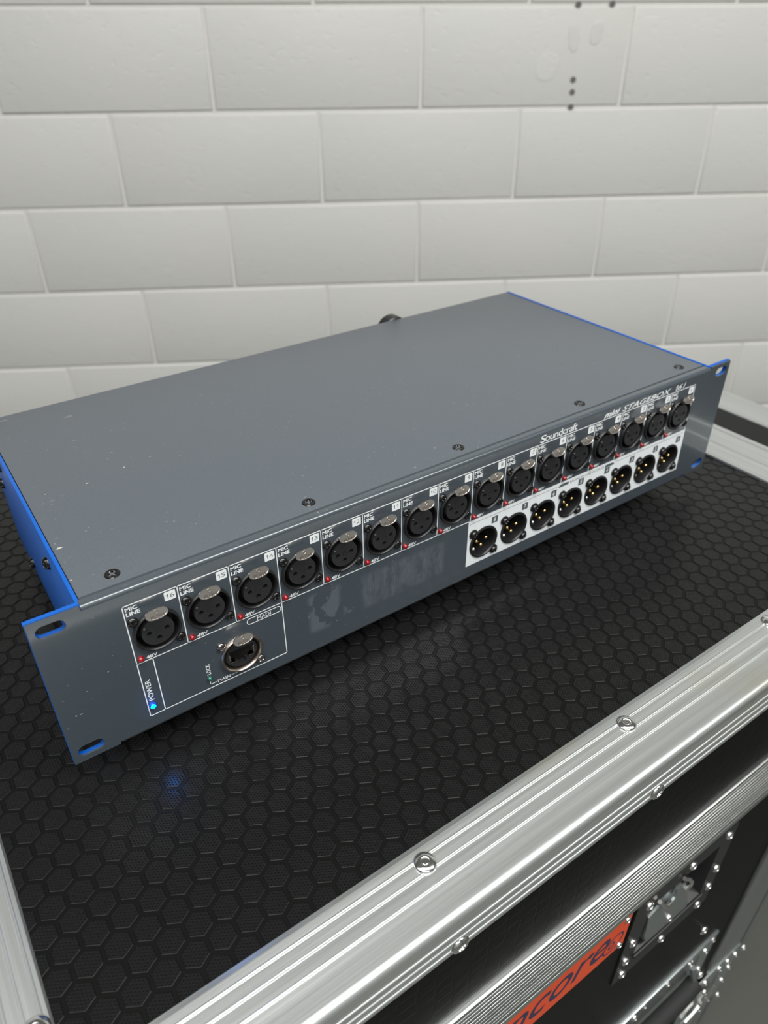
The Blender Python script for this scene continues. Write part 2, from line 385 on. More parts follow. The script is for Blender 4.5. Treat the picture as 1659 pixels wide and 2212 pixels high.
# ---- top panel: honeycomb laminate, each cell slightly raised with a bevelled rim
mb = MB(); mb.box(CX0 + 2, CX1 - 2, CY0 + 4, CY1 - 2, -24, -16.2)
top = cpart(mb.build('top_panel', MH, case, None))
def hexv(R, z): return [(R * math.sin(math.radians(60 * i)), R * math.cos(math.radians(60 * i)), z) for i in range(6)]
RP, RO, RI = 12.0 / math.sqrt(3), 6.02, 5.62
hv = hexv(RP, -0.32) + hexv(RO, -0.32) + hexv(RO - 0.14, -0.10) + hexv(RI + 0.02, 0.0)
hv = [(x, y, z) for x, y, z in hv]
hf = []; hm = []
for j in range(3):
    for i in range(6): hf.append((6 * j + i, 6 * j + (i + 1) % 6, 6 * j + 6 + (i + 1) % 6, 6 * j + 6 + i)); hm.append(0)
hf.append((18, 19, 20, 21, 22, 23)); hm.append(1)
hf = [tuple(reversed(q)) for q in hf]
cells = []
A0 = (-10.0, -63.6)
for j in range(-9, 41):
    for i in range(-7, 52):
        x = A0[0] + 12.0 * i + (6.0 if j % 2 else 0.0); y = A0[1] + 10.39 * j
        if -46 < x < 537 and -126 < y < CY1 - 30: cells.append((x, y))
camxy = (CAMP.x / S, CAMP.y / S)
def inframe(x, y):
    d = Vector((x, y, TOPZ)) - CAMP / S; zc = d.dot(fwd)
    px = 829.5 + 1593.37 * d.dot(right) / zc; py = 1106 + 1593.37 * d.dot(down) / zc
    return -30 < px < 1690 and py < 2240 and not (-5 < y < 215 and 15 < x < 470)
cells.sort(key=lambda c: (0 if inframe(*c) else 1, (c[0] - camxy[0]) ** 2 + (c[1] - camxy[1]) ** 2))
hx = obj('hex_cell', hv, hf, [MH, MHD], top, hm); hx.location = Vector((cells[0][0], cells[0][1], TOPZ)) * S
for x, y in cells[1:300]: dup(hx, top, (x, y, TOPZ))
mb = MB()
for x, y in cells[300:]: 
    b = len(mb.v); mb.v += [(p[0] + x, p[1] + y, p[2] + TOPZ) for p in hv]; mb.f += [tuple(q + b for q in ff) for ff in hf]; mb.m += hm
ho = obj('hex_pattern', mb.v, mb.f, [MH, MHD], top, mb.m); tag(ho, kind='stuff')
# ---- aluminium angle along the front edge
RIB = ((0.80, 0), (0.60, 0.35), (0.30, 0.60), (0.0, 0.68), (-0.30, 0.60), (-0.60, 0.28), (-0.75, -0.15), (-1.05, 0))
def ridge(c, w_=0.75, h_=0.55): return [(c + w_, 0), (c + w_ * .5, h_ * .8), (c, h_), (c - w_ * .5, h_ * .8), (c - w_, 0)]
prof = [(-118.2, -15.6), (-118.4, -14.6), (-121.0, FZ)]
for c in (-125.3, -131.7, -138.6): prof += [(c + a, FZ + b) for a, b in RIB]
for i in range(7):
    a = math.radians(90 * i / 6); prof.append((CY0 + 3.6 - 3.6 * math.sin(a), FZ - 3.6 + 3.6 * math.cos(a)))
for c in (-25.3, -31.8, -38.0): prof += [(CY0 - b, c + a) for a, b in RIB]
prof += [(CY0, -42.0), (CY0 + 0.6, -42.7), (CY0 + 1.6, -42.7), (CY0 + 1.6, -17), (-118.2, -16.1)]
mb = MB(); mb.extr(prof, CX0, CX1, 'x', cap=False); cpart(mb.build('edge_extrusion', AX, case, 50))
# back edge
pb = [(CY0 + CY1 - p[0], p[1]) for p in prof]
mb = MB(); mb.extr(pb, CX0, CX1, 'x', cap=False); cpart(mb.build('edge_extrusion', AX, case, 50))
# left edge
pl = [(-38.4, -15.6), (-38.6, -14.8), (-39.4, FZ + .1)]
for c in (-41.8, -47.7, -53.6): pl += [(c + a, FZ + b + .12) for a, b in RIB]
for i in range(7):
    a = math.radians(90 * i / 6); pl.append((CX0 + 3.6 - 3.6 * math.sin(a) - .1, FZ - 3.5 + 3.6 * math.cos(a)))
pl += [(CX0 - .1, -42), (CX0 + 1.5, -42), (CX0 + 1.5, -17), (-38.4, -16.1)]
mb = MB(); mb.extr(pl, -121, CY1 - 34, 'y', cap=False); cpart(mb.build('edge_extrusion', AY, case, 50))
# right edge, a wider double profile
pr_ = [(527.3, -15.6), (527.1, -14.8), (526.6, FZ + .1)]
pr_ = [(526.6, -15.6), (526.8, FZ), (527.1, FZ + .1), (548, FZ + .1), (548.6, FZ + .5), (549.4, FZ + .5), (550, FZ + .1), (571, FZ + .1), (571.6, FZ + .6), (572.6, FZ + .6), (573.2, FZ + .1)]
for i in range(7):
    a = math.radians(90 * i / 6); pr_.append((CX1 - 3.6 + 3.6 * math.sin(a) + .1, FZ - 3.5 + 3.6 * math.cos(a)))
pr_ += [(CX1 + .1, -42), (CX1 - 1.5, -42), (CX1 - 1.5, -17), (526.4, -16.1)]
mb = MB(); mb.extr(pr_, -121, CY1 - 34, 'y', cap=False); cpart(mb.build('edge_extrusion', AY, case, 50))
# ---- rivets of the edges
def rivet_prof(r, h): return [(r, 0.0), (r * .985, h * .30), (r * .86, h * .66), (r * .62, h * .92), (r * .46, h), (r * .40, h * .96), (r * .36, h * .62), (r * .24, h * .55), (r * .22, h * .72), (r * .10, h * .74), (0.01, h * .70)]
mb = MB(); mb.lathe(rivet_prof(5.3, 2.0), n=36, axis='z'); rv = mb.build('rivet', MRV, case, 40)
spots = [(111.7, -128.2, FZ), (244.6, -127.9, FZ), (378.2, -126.4, FZ), (511, -128, FZ), (-21, -128, FZ), (-44.6, -97.6, FZ + .1), (-44.6, 35, FZ + .1), (-44.6, 168, FZ + .1), (553, -100, FZ + .1)]
for i, p in enumerate(spots):
    o = rv if i == 0 else dup(rv, case); o.location = (Vector(p) + PO) * S
mb = MB(); mb.lathe([(r, -h) for r, h in rivet_prof(5.0, 2.4)], n=36); rf = mb.build('rivet', MRV, case, 40)
for i, x in enumerate((110.5, 241.5, 373, 504, -21)):
    o = rf if i == 0 else dup(rf, case); o.location = (Vector((x, CY0, -36.5)) + PO) * S
# ---- front side: lid panel, hybrid extrusion, body panel with cut-outs
mb = MB(); mb.box(CX0 + 3, CX1 - 3, -152.8, -145, -118, -17); cpart(mb.build('lid_side_panel', MSD, case, None))
hb = [(-150, -115.2), (-154.5, -115.2), (-155.6, -115.8), (-155.9, -118.4), (-155.2, -119.6)]
z = -121.5
while z > -171:
    hb += [(-154.3, z), (-155.1, z - 0.25), (-155.7, z - 0.75), (-155.95, z - 1.4), (-155.7, z - 2.05), (-155.1, z - 2.55), (-154.3, z - 2.8)]; z -= 5.05
hb += [(-155.3, -172.6), (-153.6, -172.9), (-153.6, -173.5), (-155.4, -173.7), (-155.5, -179.6), (-154.9, -180.4), (-150, -180.4)]
mb = MB(); mb.extr(hb, CX0, CX1, 'x', cap=True); cpart(mb.build('ribbed_extrusion', AXR, case, 40))
L1 = (291, 371, -274, -207); H1 = (322, 440, -535, -448)
v, f = plate([[(CX0 + 3, FLOOR_Z + 4), (489, FLOOR_Z + 4), (489, -180), (CX0 + 3, -180)], [(L1[0], L1[2]), (L1[1], L1[2]), (L1[1], L1[3]), (L1[0], L1[3])]], 8)
mb = MB(); mb.merge((v, f), off=(0, -152, 0)); cpart(mb.build('body_side_panel', MSD, case, None))
mb = MB(); mb.box(CX0 + 4, CX1 - 4, -137, CY1 - 4, FLOOR_Z, -26); cpart(mb.build('case_core', MSD, case, None))
# vertical extrusions beside the body panel
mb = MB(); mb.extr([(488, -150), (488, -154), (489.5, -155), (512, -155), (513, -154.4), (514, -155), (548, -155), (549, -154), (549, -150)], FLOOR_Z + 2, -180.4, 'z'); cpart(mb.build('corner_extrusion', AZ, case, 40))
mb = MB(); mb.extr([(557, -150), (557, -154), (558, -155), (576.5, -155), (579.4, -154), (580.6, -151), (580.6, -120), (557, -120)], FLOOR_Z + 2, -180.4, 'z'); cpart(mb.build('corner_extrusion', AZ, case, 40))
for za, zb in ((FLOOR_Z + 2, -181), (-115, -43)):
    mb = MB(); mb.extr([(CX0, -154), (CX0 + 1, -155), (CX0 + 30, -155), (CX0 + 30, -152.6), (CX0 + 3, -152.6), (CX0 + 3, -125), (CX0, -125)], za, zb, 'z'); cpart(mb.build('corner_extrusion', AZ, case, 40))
mb = MB(); mb.box(549, 557, -151.5, -120, FLOOR_Z + 2, -180.4); cpart(mb.build('seam_gap_dark', MRUB, case, None))  # black strip fills the open joint; the gap's shade is put into its colour
mb = MB(); mb.lathe([(r, -h) for r, h in rivet_prof(4.6, 2.0)], n=24); r2 = mb.build('rivet', MRV, case, 40)
for i, p in enumerate([(572, -155, -598), (569, -155, -712), (569, -155, -820), (423, -152, -392), (476, -152, -545), (423, -152, -640)]):
    o = r2 if i == 0 else dup(r2, case); o.location = (Vector(p) + PO) * S
# ---- orange maker's plate
plt = empty('name_plate', (0, 0, 0), case); cpart(plt); tag(plt, label='orange plate with dark italic lettering, riveted to the case')
mb = MB(); mb.bbox(60, 267.5, -153.8, -152, -226.5, -184.0, 0.3); mb.build('plate', MOR, plt, None)
mb = MB()
mb.merge(text('encore', 140, -216, 109, 21, -153.86, 0.35, 0.008))
pts = [(-8.2, 0), (0, 0)]
for i in range(28):
    pass
v, f = plate([circ(0, 0, 1, 36), circ(0, 0, 0.86, 36)], 0.05); mb.add([(254.0 + (p[0] + .25 * p[2]) * 9.5, -153.95 + p[1], -211 + p[2] * 9.5) for p in v], f)
v, f = plate([circ(0, 0, 1, 30), circ(0, 0, 0.62, 30)], 0.05); mb.add([(252.5 + (p[0] + .25 * p[2]) * 3.2, -153.95 + p[1], -211.5 + p[2] * 3.8) for p in v], f)
mb.build('lettering', MNV, plt, None)
mb = MB(); mb.lathe([(r, -h) for r, h in rivet_prof(2.6, 1.6)], n=18); r3 = mb.build('rivet', MRV, plt, 40)
for i, p in enumerate([(262.5, -153.8, -190), (262.5, -153.8, -222.5), (65, -153.8, -190)]):
    o = r3 if i == 0 else dup(r3, plt); o.location = Vector(p) * S
WING = [(302, -217), (297, -219), (293, -222), (297, -252), (304, -268), (350, -270), (352, -266), (347, -255), (337, -227.7), (330, -214), (326, -212), (322.2, -216), (324, -229), (320, -232), (312, -229)]
# ---- butterfly latch in a black recessed dish
la = empty('recessed_latch', (0, 0, 0), case); cpart(la); tag(la, label='recessed butterfly latch, black dish with grey zinc wings')
v, f = plate([rrect(274.5, 387.5, -301, -193, 3), [(L1[0] + 1, L1[2] + 1), (L1[1] - 1, L1[2] + 1), (L1[1] - 1, L1[3] - 1), (L1[0] + 1, L1[3] - 1)]], 1.2)
mb = MB(); mb.merge((v, f), off=(0, -153.2, 0))
x0, x1, z0, z1 = L1; x0 += 1; x1 -= 1; z0 += 1; z1 -= 1; yb = -138
ov = [(x0, -153, z0), (x1, -153, z0), (x1, -153, z1), (x0, -153, z1), (x0 + 3, yb, z0 + 5), (x1 - 3, yb, z0 + 5), (x1 - 3, yb, z1 - 3), (x0 + 3, yb, z1 - 3)]
mb.add(ov, [(0, 1, 5, 4), (1, 2, 6, 5), (2, 3, 7, 6), (3, 0, 4, 7), (4, 5, 6, 7)])
mb.tube([(x0 - 1, -154.2, z0 - 1), (x1 + 1, -154.2, z0 - 1)], 1.6)
mb.build('dish', MLK, la, 40)
mb = MB()
v, f = plate([WING], 1.6)
mb.merge((v, f), off=(0, -154.2, 0)); mb.box(300, 345, -153, -139, -262, -258); mb.build('wing', MZN, la, 40)
mb = MB(); mb.bbox(300, 326, -151, -140, -228, -214, 1); mb.build('cam_block', MZN, la, 40)
mb = MB(); mb.tube([(297, -155.5, -203), (300, -156, -208), (307, -156, -220), (311, -156, -223), (317.5, -155, -226)], 1.5)
mb.tube([(323, -155.5, -201), (330, -156, -208), (336, -156, -217), (336.5, -156, -221), (333, -155, -225)], 1.5); mb.build('hook', MSV, la, 50)
mb = MB(); mb.lathe([(r, -h) for r, h in rivet_prof(3.6, 2.2)], n=20); r4 = mb.build('rivet', MRV, la, 40)
for i, (x, z) in enumerate([(377.5, -201.5), (334, -198.5), (380, -247), (380, -272), (288.5, -202), (373, -291.5), (283, -245), (329, -293), (282, -270), (284, -292)]):
    o = r4 if i == 0 else dup(r4, la); o.location = Vector((x, -153.2, z)) * S
dup(r4, la, (325.5, -154.2, -257.5))
# ---- recessed spring handle
hd = empty('recessed_handle', (0, 0, 0), case); cpart(hd); tag(hd, label='recessed zinc handle with dark rubber grip')
mb = MB()
v, f = plate([rrect(304, 461, -553, -431, 3), rrect(322, 440, -535, -452, 6)], 1.4); mb.merge((v, f), off=(0, -153.6, 0))
mb.add([(322, -153, -535), (440, -153, -535), (440, -153, -452), (322, -153, -452), (328, -152.3, -528), (434, -152.3, -528), (434, -152.3, -458), (328, -152.3, -458)], [(0, 1, 5, 4), (1, 2, 6, 5), (2, 3, 7, 6), (3, 0, 4, 7), (4, 5, 6, 7)])
mb.bbox(306, 459, -154.6, -153.4, -436, -432, .4)
mb.build('dish', MZN, hd, 40)
for x in (334, 430):
    mb = MB(); mb.tube([(x, -155, -466), (x, -160, -480), (x, -160, -486)], 3); mb.build('bail', MZN, hd, 50)
mb = MB(); mb.tube([(330, -161, -490), (345, -162, -492), (420, -162, -492), (434, -161, -490)], 8, 14); mb.build('grip', MRUB, hd, 50)
mb = MB(); mb.lathe([(r, -h) for r, h in rivet_prof(3.6, 2.2)], n=20); r5 = mb.build('rivet', MRV, hd, 40)
for i, (x, z) in enumerate([(453, -441), (447, -456), (418, -436.5), (421, -449), (385, -441), (352, -439), (342, -449), (314, -441), (453, -500), (453, -545), (380, -545)]):
    o = r5 if i == 0 else dup(r5, hd); o.location = Vector((x, -153.6, z)) * S
# ---- butterfly latch across the vertical seam
l2 = empty('recessed_latch', (0, 0, 0), case); cpart(l2); tag(l2, label='bright zinc latch across the vertical seam')
mb = MB()
v, f = plate([rrect(451, 548.5, -676, -556, 3), rrect(468, 520, -655, -574, 5)], 1.4); mb.merge((v, f), off=(0, -156.8, 0))
mb.add([(468, -156, -655), (520, -156, -655), (520, -156, -574), (468, -156, -574), (472, -155.4, -650), (516, -155.4, -650), (516, -155.4, -578), (472, -155.4, -578)], [(0, 1, 5, 4), (1, 2, 6, 5), (2, 3, 7, 6), (3, 0, 4, 7), (4, 5, 6, 7)])
mb.build('dish', MZN, l2, 40)
mb = MB()
v, f = plate([[(500, -590), (514, -606), (519, -626), (508, -636), (499, -632), (492, -612)]], 1.6); mb.merge((v, f), off=(0, -160.5, 0))
v, f = plate([[(474, -640), (497, -634), (504, -645), (486, -668), (470, -672), (462, -660)]], 1.6); mb.merge((v, f), off=(0, -160.5, 0))
mb.box(494, 504, -159, -156, -645, -620); mb.build('wing', MSV, l2, 40)
mb = MB(); mb.lathe([(r, -h) for r, h in rivet_prof(3.6, 2.4)], n=20); r6 = mb.build('rivet', MRV, l2, 40)
for i, (x, z) in enumerate([(543, -575), (527, -571), (543, -605), (510, -566), (542, -634), (460, -567), (525, -659), (511, -666), (485, -566)]):
    o = r6 if i == 0 else dup(r6, l2); o.location = Vector((x, -156.8, z)) * S
dup(r6, l2, (489, -159, -588)); dup(r6, l2, (497, -159, -608))

# ================================================================== second case, further back and lower
c2 = empty('flight_case', (760, 300, FLOOR_Z))
tag(c2, label='second dark flight case with a pale aluminium edge, behind at the right', category='flight case')
P2 = -Vector((760, 300, FLOOR_Z)); T2 = -115
def p2(o): o.location = P2 * S; return o
mb = MB(); mb.box(632, 858, -50, 400, FLOOR_Z, T2 - 1.5); p2(mb.build('case_body', MSD, c2, None))
mb = MB(); mb.box(636, 815, -48, 398, T2 - 1.5, T2); p2(mb.build('top_panel', MH, c2, None))
for a, b, lo in ((812, 863, True), (628, 652, False)):
    mb = MB(); mb.extr([(a, T2 - 1), (a + .5, T2 + .8), (a + 2, T2 + 1.4), (b - 3, T2 + 1.4), (b - .6, T2 + .5), (b, T2 - 3), (b, T2 - 30), (a, T2 - 30)], -52, 402, 'y'); p2(mb.build('edge_extrusion', AY, c2, 50))
mb = MB(); mb.extr([(-55, T2 - 30), (-55, T2 - 3), (-54, T2 + 1), (-51, T2 + 1.6), (-22, T2 + 1.6), (-20, T2), (-20, T2 - 30)], 626, 864, 'x'); p2(mb.build('edge_extrusion', AX, c2, 50))

# ================================================================== the rack unit
ru = empty('rack_unit', (241.3, 105, TOPZ))
tag(ru, label='grey and blue two-unit stage box rack unit with rows of round audio sockets', category='rack unit')
PR = -Vector((241.3, 105, TOPZ))
def rp(o): o.location = PR * S; return o
XA, XB, ZT, YB = 22.9, 459.7, 88.0, 209.0
CW = 25.4; CX = 38.8; ZF, ZM = 59.8, 24.0; GT, GB = 79.2, 44.0
RJ = (89.6, 23.0)
cxs = [CX + CW * (k + 0.5) for k in range(16)]
# front panel: grey face with ear slots and round cut-outs
outer = [(0.3, -0.4), (22.2, -0.4), (22.2, 1.0), (460.4, 1.0), (460.4, -0.4), (482.3, -0.4), (482.3, 88.1), (460.4, 88.1), (460.4, 85.6), (22.6, 85.6), (22.6, 86.6), (22.2, 88.1), (0.3, 88.1)]
holes = [slot(9.3, z_, 12.6, 6.6) for z_ in (82.0, 6.2)] + [slot(473.3, z_, 12.6, 6.6) for z_ in (82.0, 6.2)]
holes += [circ(x, ZF, 11.0) for x in cxs] + [circ(x, ZM, 11.0) for x in cxs[8:]] + [circ(*RJ, 10.9)]
v, f = plate([outer] + holes, 1.0)
mb = MB(); mb.merge((v, f))
# folded top strip with a soft bend, left as a lip in front of the cover
bend = [(1.0, 85.6), (0.0, 85.6)]
for i in range(1, 9):
    a = math.radians(90 * i / 8); bend.append((2.2 - 2.2 * math.cos(a), 85.6 + 2.2 * math.sin(a)))
bend += [(5.0, 87.8), (5.3, 87.4), (5.3, 86.6), (2.2, 86.6), (1.3, 86.0)]
mb.extr(bend, 22.9, 460.0, 'x')
rp(mb.build('front_panel', MP, ru, 50))
# blue brackets: the ears' backing and the side plates
for s_, (a, b, side) in enumerate(((0.0, 22.6, XA), (460.0, 482.6, XB))):
    hs = [slot(9.3 if s_ == 0 else 473.3, z_, 12.4, 6.2) for z_ in (82.0, 6.2)]
    v, f = plate([[(a, -0.6), (b, -0.6), (b, 88.5), (a, 88.5)]] + hs, 2.2)
    mb = MB(); mb.merge((v, f), off=(0, 1.0, 0))
    if s_ == 0: mb.bbox(XA - 1.2, XA + 0.6, 1.2, YB, 0.9, 87.7, 0.3)
    else: mb.bbox(XB - 0.6, XB + 1.0, 1.2, YB, -2.0, 88.35, 0.3)
    o = rp(mb.build('side_bracket', MBL, ru, 40)); o['label'] = 'bright blue bracket and ear edge'
# cover
mb = MB()
mb.bbox(XA + 0.9, XB - 0.9, 6.4, YB, 82, 88.0, 0.35)
rp(mb.build('top_cover', MC, ru, 40))
mb = MB(); mb.box(XA + 0.7, XB - 0.7, 14.0, YB - 0.5, 0.5, 82); mb.box(XA + 0.7, XB - 0.7, 1.2, YB, -1.0, 0.9); mb.box(XA + .7, XB - .7, 4.5, 14, 80, 84); rp(mb.build('chassis', mat('chassis_grey', (0.05, 0.055, 0.06), 0.5), ru, None))
# rear connector seen over the cover's back edge
mb = MB(); mb.lathe([(0.01, 0), (12, 0), (13, 1), (13, 10), (11, 12), (0.01, 12)], (337, YB, 76.5), 28); rp(mb.build('rear_plug', MK, ru, 40))
# feet
mb = MB(); mb.lathe([(0.01, 0), (8.0, 0), (9.0, 1.2), (9.8, 14.2), (0.01, 14.2)], n=28, axis='z'); ft = mb.build('foot', MRUB, ru, 40)
for i, p in enumerate(((55, 32), (428, 32), (55, 180), (428, 180))):
    o = ft if i == 0 else dup(ft, ru); o.location = (Vector((p[0], p[1], TOPZ + 0.02)) + PR) * S
# ---- screws
def screw_mesh(r, dome, cs, n=22, countersunk=False):
    """round head with a cross recess, facing -y"""
    mb = MB(); N = n; idx = {}
    for j in range(7):
        rr = r * j / 6 if j else 0.0
    rings = [0.0, .12, .2, .3, .42, .55, .68, .8, .9, .97, 1.0]; seg = 32
    for ri, q in enumerate(rings):
        for s2 in range(seg):
            a = 2 * math.pi * s2 / seg + 0.2; x, z_ = q * r * math.cos(a), q * r * math.sin(a)
            h_ = dome * math.sqrt(max(0, 1 - (q * 0.98) ** 2)) if not countersunk else dome * (1.0 if q < .9 else (1 - q) / .1)
            c_, s_2 = math.cos(0.5), math.sin(0.5); xx, zz = x * c_ + z_ * s_2, -x * s_2 + z_ * c_
            if (abs(xx) < cs or abs(zz) < cs) and max(abs(xx), abs(zz)) < r * .62: h_ -= r * .45 * (1 - max(abs(xx), abs(zz)) / (r * .75))
            mb.v.append((x, -h_, z_))
    for ri in range(len(rings) - 1):
        for s2 in range(seg):
            k2 = (s2 + 1) % seg; mb.f.append((ri * seg + s2, ri * seg + k2, (ri + 1) * seg + k2, (ri + 1) * seg + s2)); mb.m.append(0)
    return mb
# cover screws
sm = screw_mesh(3.6, 0.5, 0.55, countersunk=True); sm.v = [(p[0], p[2], -p[1]) for p in sm.v]
cs = sm.build('cover_screw', MSB, ru, 50)
for i, p in enumerate([(41, 13.9), (142.1, 13.7), (241.4, 13.9), (341.5, 13.7), (442, 13.9)]):
    o = cs if i == 0 else dup(cs, ru); o.location = (Vector((p[0], p[1], 88.02)) + PR) * S
    o.rotation_euler = (0, 0, i * 0.7)
# side screws
sm = screw_mesh(3.4, 2.4, 0.6); sm.v = [(p[1], p[0], p[2]) for p in sm.v]; sm.lathe([(3.4, -0.2), (3.6, 0.3), (3.6, 0.9)], n=24, axis='x')
ss = sm.build('side_screw', MSB, ru, 40)
for i, p in enumerate([(XA - 1.6, 64, 71), (XA - 1.6, 160, 10), (XA - 1.6, 168, 76), (XA - 1.6, 187, 55)]):
    o = ss if i == 0 else dup(ss, ru); o.location = (Vector(p) + PR) * S
# paint chips on cover and ear
def chip(x, y, z_, rx, ry, face='top'):
    mb = MB(); n = 9; vv = [(math.cos(2 * math.pi * i / n) * random.uniform(.6, 1.1), math.sin(2 * math.pi * i / n) * random.uniform(.6, 1.1)) for i in range(n)]
    pts = [(x + a * rx, y + b * ry, z_ + 0.03) if face == 'top' else (x + a * rx, y - 0.03, z_ + b * ry) for a, b in vv]
    mb.add(pts, [tuple(range(n))]); return rp(mb.build('paint_chip', MSMG if rx > 2 else MCHIP, ru, None))
for c in ((68.6, 184.7, 88, 3.0, 1.6), (34, 202, 88, 2.6, 1.2), (26.8, 47.5, 88, 1.6, 0.9), (54.7, 98.4, 88, 1.0, 0.5), (76.5, 103.7, 88, .6, .5), (24.6, 20.2, 88, .8, .3), (33.5, 100, 88, .4, .4)): chip(*c)
for c in ((7.5, 0, 29.5, .5, .4), (9.8, 0, 29.3, .8, .3), (26, 0, 47, .35, .3), (16, 0, 55, .3, .3), (15, 0, 41, .3, .3)): chip(*c, face='f')

# ---- the female sockets
def soc_parts(parent_obj):
    pass
def insert_mesh():
    v, f = plate([circ(0, 0, 7.7, 40), circ(-4.2, 0.2, 1.25, 18), circ(4.2, 0.2, 1.25, 18), circ(0, -3.9, 1.25, 18)], 7.0)
    mb = MB(); mb.merge((v, f), off=(0, -1.6, 0))
    v, f = plate([circ(0, 0.4, 1.35, 20), circ(0, 0.4, 1.15, 20)], 0.25); mb.merge((v, f), off=(0, -1.8, 0))
    mb.lathe([(0.95, 0), (0.9, -0.5), (0.55, -0.9), (0.01, -1.0)], (-5.9, -1.5, 3.9), 12)
    return mb
mb = MB()
mb.lathe([(9.95, 12.5), (9.95, -0.6), (10.15, -1.35), (10.6, -1.75), (11.1, -1.7), (11.45, -1.2), (11.55, 0.0), (11.0, 0.0), (11.0, 12.5), (9.95, 12.5)], n=56)
mb.lathe([(9.95, 7.0), (0.01, 7.0)], n=56)
sock = mb.build('line_input_socket', MK, ru, 40)
insert_mesh().build('contact_insert', MK2, sock, 40)
# push tab with a bent stem
TABC = (0.1, -5.2, 13.2)
mb = MB()
ov = []
for i in range(32):
    a = 2 * math.pi * i / 32; c_, s_ = math.cos(a), math.sin(a); ov.append((5.25 * math.copysign(abs(c_) ** .8, c_), 2.55 * math.copysign(abs(s_) ** .9, s_)))
v, f = plate([ov], 1.0); v = [(x, y - .5, z_) for x, y, z_ in v]
bm = MB(); bm.add(v, f)
tilt = math.radians(-21)
def tl(p): return (p[0] + TABC[0], p[1] * math.cos(tilt) - p[2] * math.sin(tilt) + TABC[1], p[1] * math.sin(tilt) + p[2] * math.cos(tilt) + TABC[2])
rim, _ = plate([ov, [(a * .90, b * .84) for a, b in ov]], 0.25)
mb.add([tl(p) for p in v], f); mb.add([tl((p[0], p[1] - .7, p[2])) for p in rim], _)
tv, tf = text('PUSH', -3.1, -2.05, 6.2, 1.75, 0, 0, 0.012); 
lo_ = [tl((p[0], -.72, p[2])) for p in tv]; mb.add(lo_, tf, 1)
v, f = plate([circ(0, 1.05, 0.9, 18), circ(0, 1.05, .62, 18)], 0.2); mb.add([tl((p[0], p[1] - .7, p[2])) for p in v], f, 1)
mb.extr([(-4.9, 12.4), (-4.6, 11.2), (-2.2, 10.2), (0.8, 9.6), (6, 9.6), (6, 9.0), (0.6, 9.0), (-2.6, 9.5), (-5.2, 10.6)], -2.4, 2.4, 'x')
mb.build('push_tab', [MNI, MNI2], sock, 40)['label'] = 'oval nickel release tab embossed PUSH'
sm = screw_mesh(2.55, 1.7, 0.42); sm.lathe([(2.55, 0.3), (2.55, -0.35)], n=32)
sc = sm.build('screw', MSB, sock, 50, loc=(-9.8, -0.15, 9.3)); dup(sc, sock, (9.8, -0.15, -9.9), (0, 0.6, 0))
socks = [sock]
sock.location = (Vector((cxs[0], 0, ZF)) + PR) * S
for k in range(1, 16): socks.append(duptree(sock, ru, Vector((cxs[k], 0, ZF)) + PR))
# ---- red indicator lamps
mb = MB(); mb.lathe([(1.55, 0.3), (1.55, -0.6), (1.42, -1.2), (1.05, -1.75), (0.55, -2.05), (0.01, -2.12)], n=24)
led = mb.build('red_lamp', MRED, ru, 60)
for k in range(16):
    o = led if k == 0 else dup(led, ru); o.location = (Vector((CX + CW * k + 2.25, 0, 46.6)) + PR) * S
mb = MB(); mb.lathe([(1.3, 0.3), (1.3, -0.5), (1.2, -1.0), (0.9, -1.45), (0.5, -1.7), (0.01, -1.78)], n=24)
o = mb.build('green_lamp', MGRN, ru, 60); o.location = (Vector((71.0, 0, 15.4)) + PR) * S
mb = MB(); mb.lathe([(1.6, 0.3), (1.6, -0.6), (1.5, -1.1), (1.25, -1.5)], n=24); mb.lathe([(1.25, -1.5), (0.95, -1.8), (0.5, -2.05), (0.01, -2.12)], n=24, mi=1)
o = mb.build('blue_lamp', [MBLU, MBLC], ru, 60); o.location = (Vector((40.9, 0, 15.3)) + PR) * S; o['label'] = 'glowing blue power lamp'
# ---- the male sockets
mb = MB()
mb.lathe([(9.3, 16), (9.3, 0.6), (9.5, -0.3), (9.9, -0.8), (10.9, -0.75), (11.3, -0.4), (11.35, 0.0), (10.9, 0.0), (10.9, 16), (9.3, 16)], n=56)
mb.lathe([(9.3, 12.0), (0.01, 12.0)], n=56)
for s_ in (-1, 1):            # the two screw lugs of the rim
    c_ = (8.9 * s_, -9.2 * s_)
    mb.lathe([(3.3, 0), (3.2, -0.55), (2.9, -0.7), (0.01, -0.7)], (c_[0], 0, c_[1]), 22)
male = mb.build('line_output_socket', MK, ru, 40)
mb = MB(); mb.lathe([(1.15, 12), (1.15, 2.2), (1.0, 1.6), (0.6, 1.2), (0.01, 1.1)], n=18); pin = mb.build('pin', MGO, male, 50, loc=(-3.9, 0, 0.6)); dup(pin, male, (3.9, 0, 0.6)); dup(pin, male, (0, 0, -3.5))
mb = MB(); mb.lathe([(1.35, 9), (1.35, 2.6), (1.1, 1.9), (0.5, 1.5), (0.01, 1.45)], n=18); mb.build('ground_contact', MSV, male, 50, loc=(-5.6, 0, -5.2))
sm = screw_mesh(2.35, 2.0, 0.4); sm.lathe([(2.35, 0.5), (2.35, -0.45)], n=32); sc = sm.build('screw', MSB, male, 50, loc=(-8.9, -0.7, 9.2)); dup(sc, male, (8.9, -0.7, -9.2))
male.location = (Vector((cxs[8] - .6, 0, ZM)) + PR) * S
for k in range(9, 16): duptree(male, ru, Vector((cxs[k] - .6, 0, ZM)) + PR)
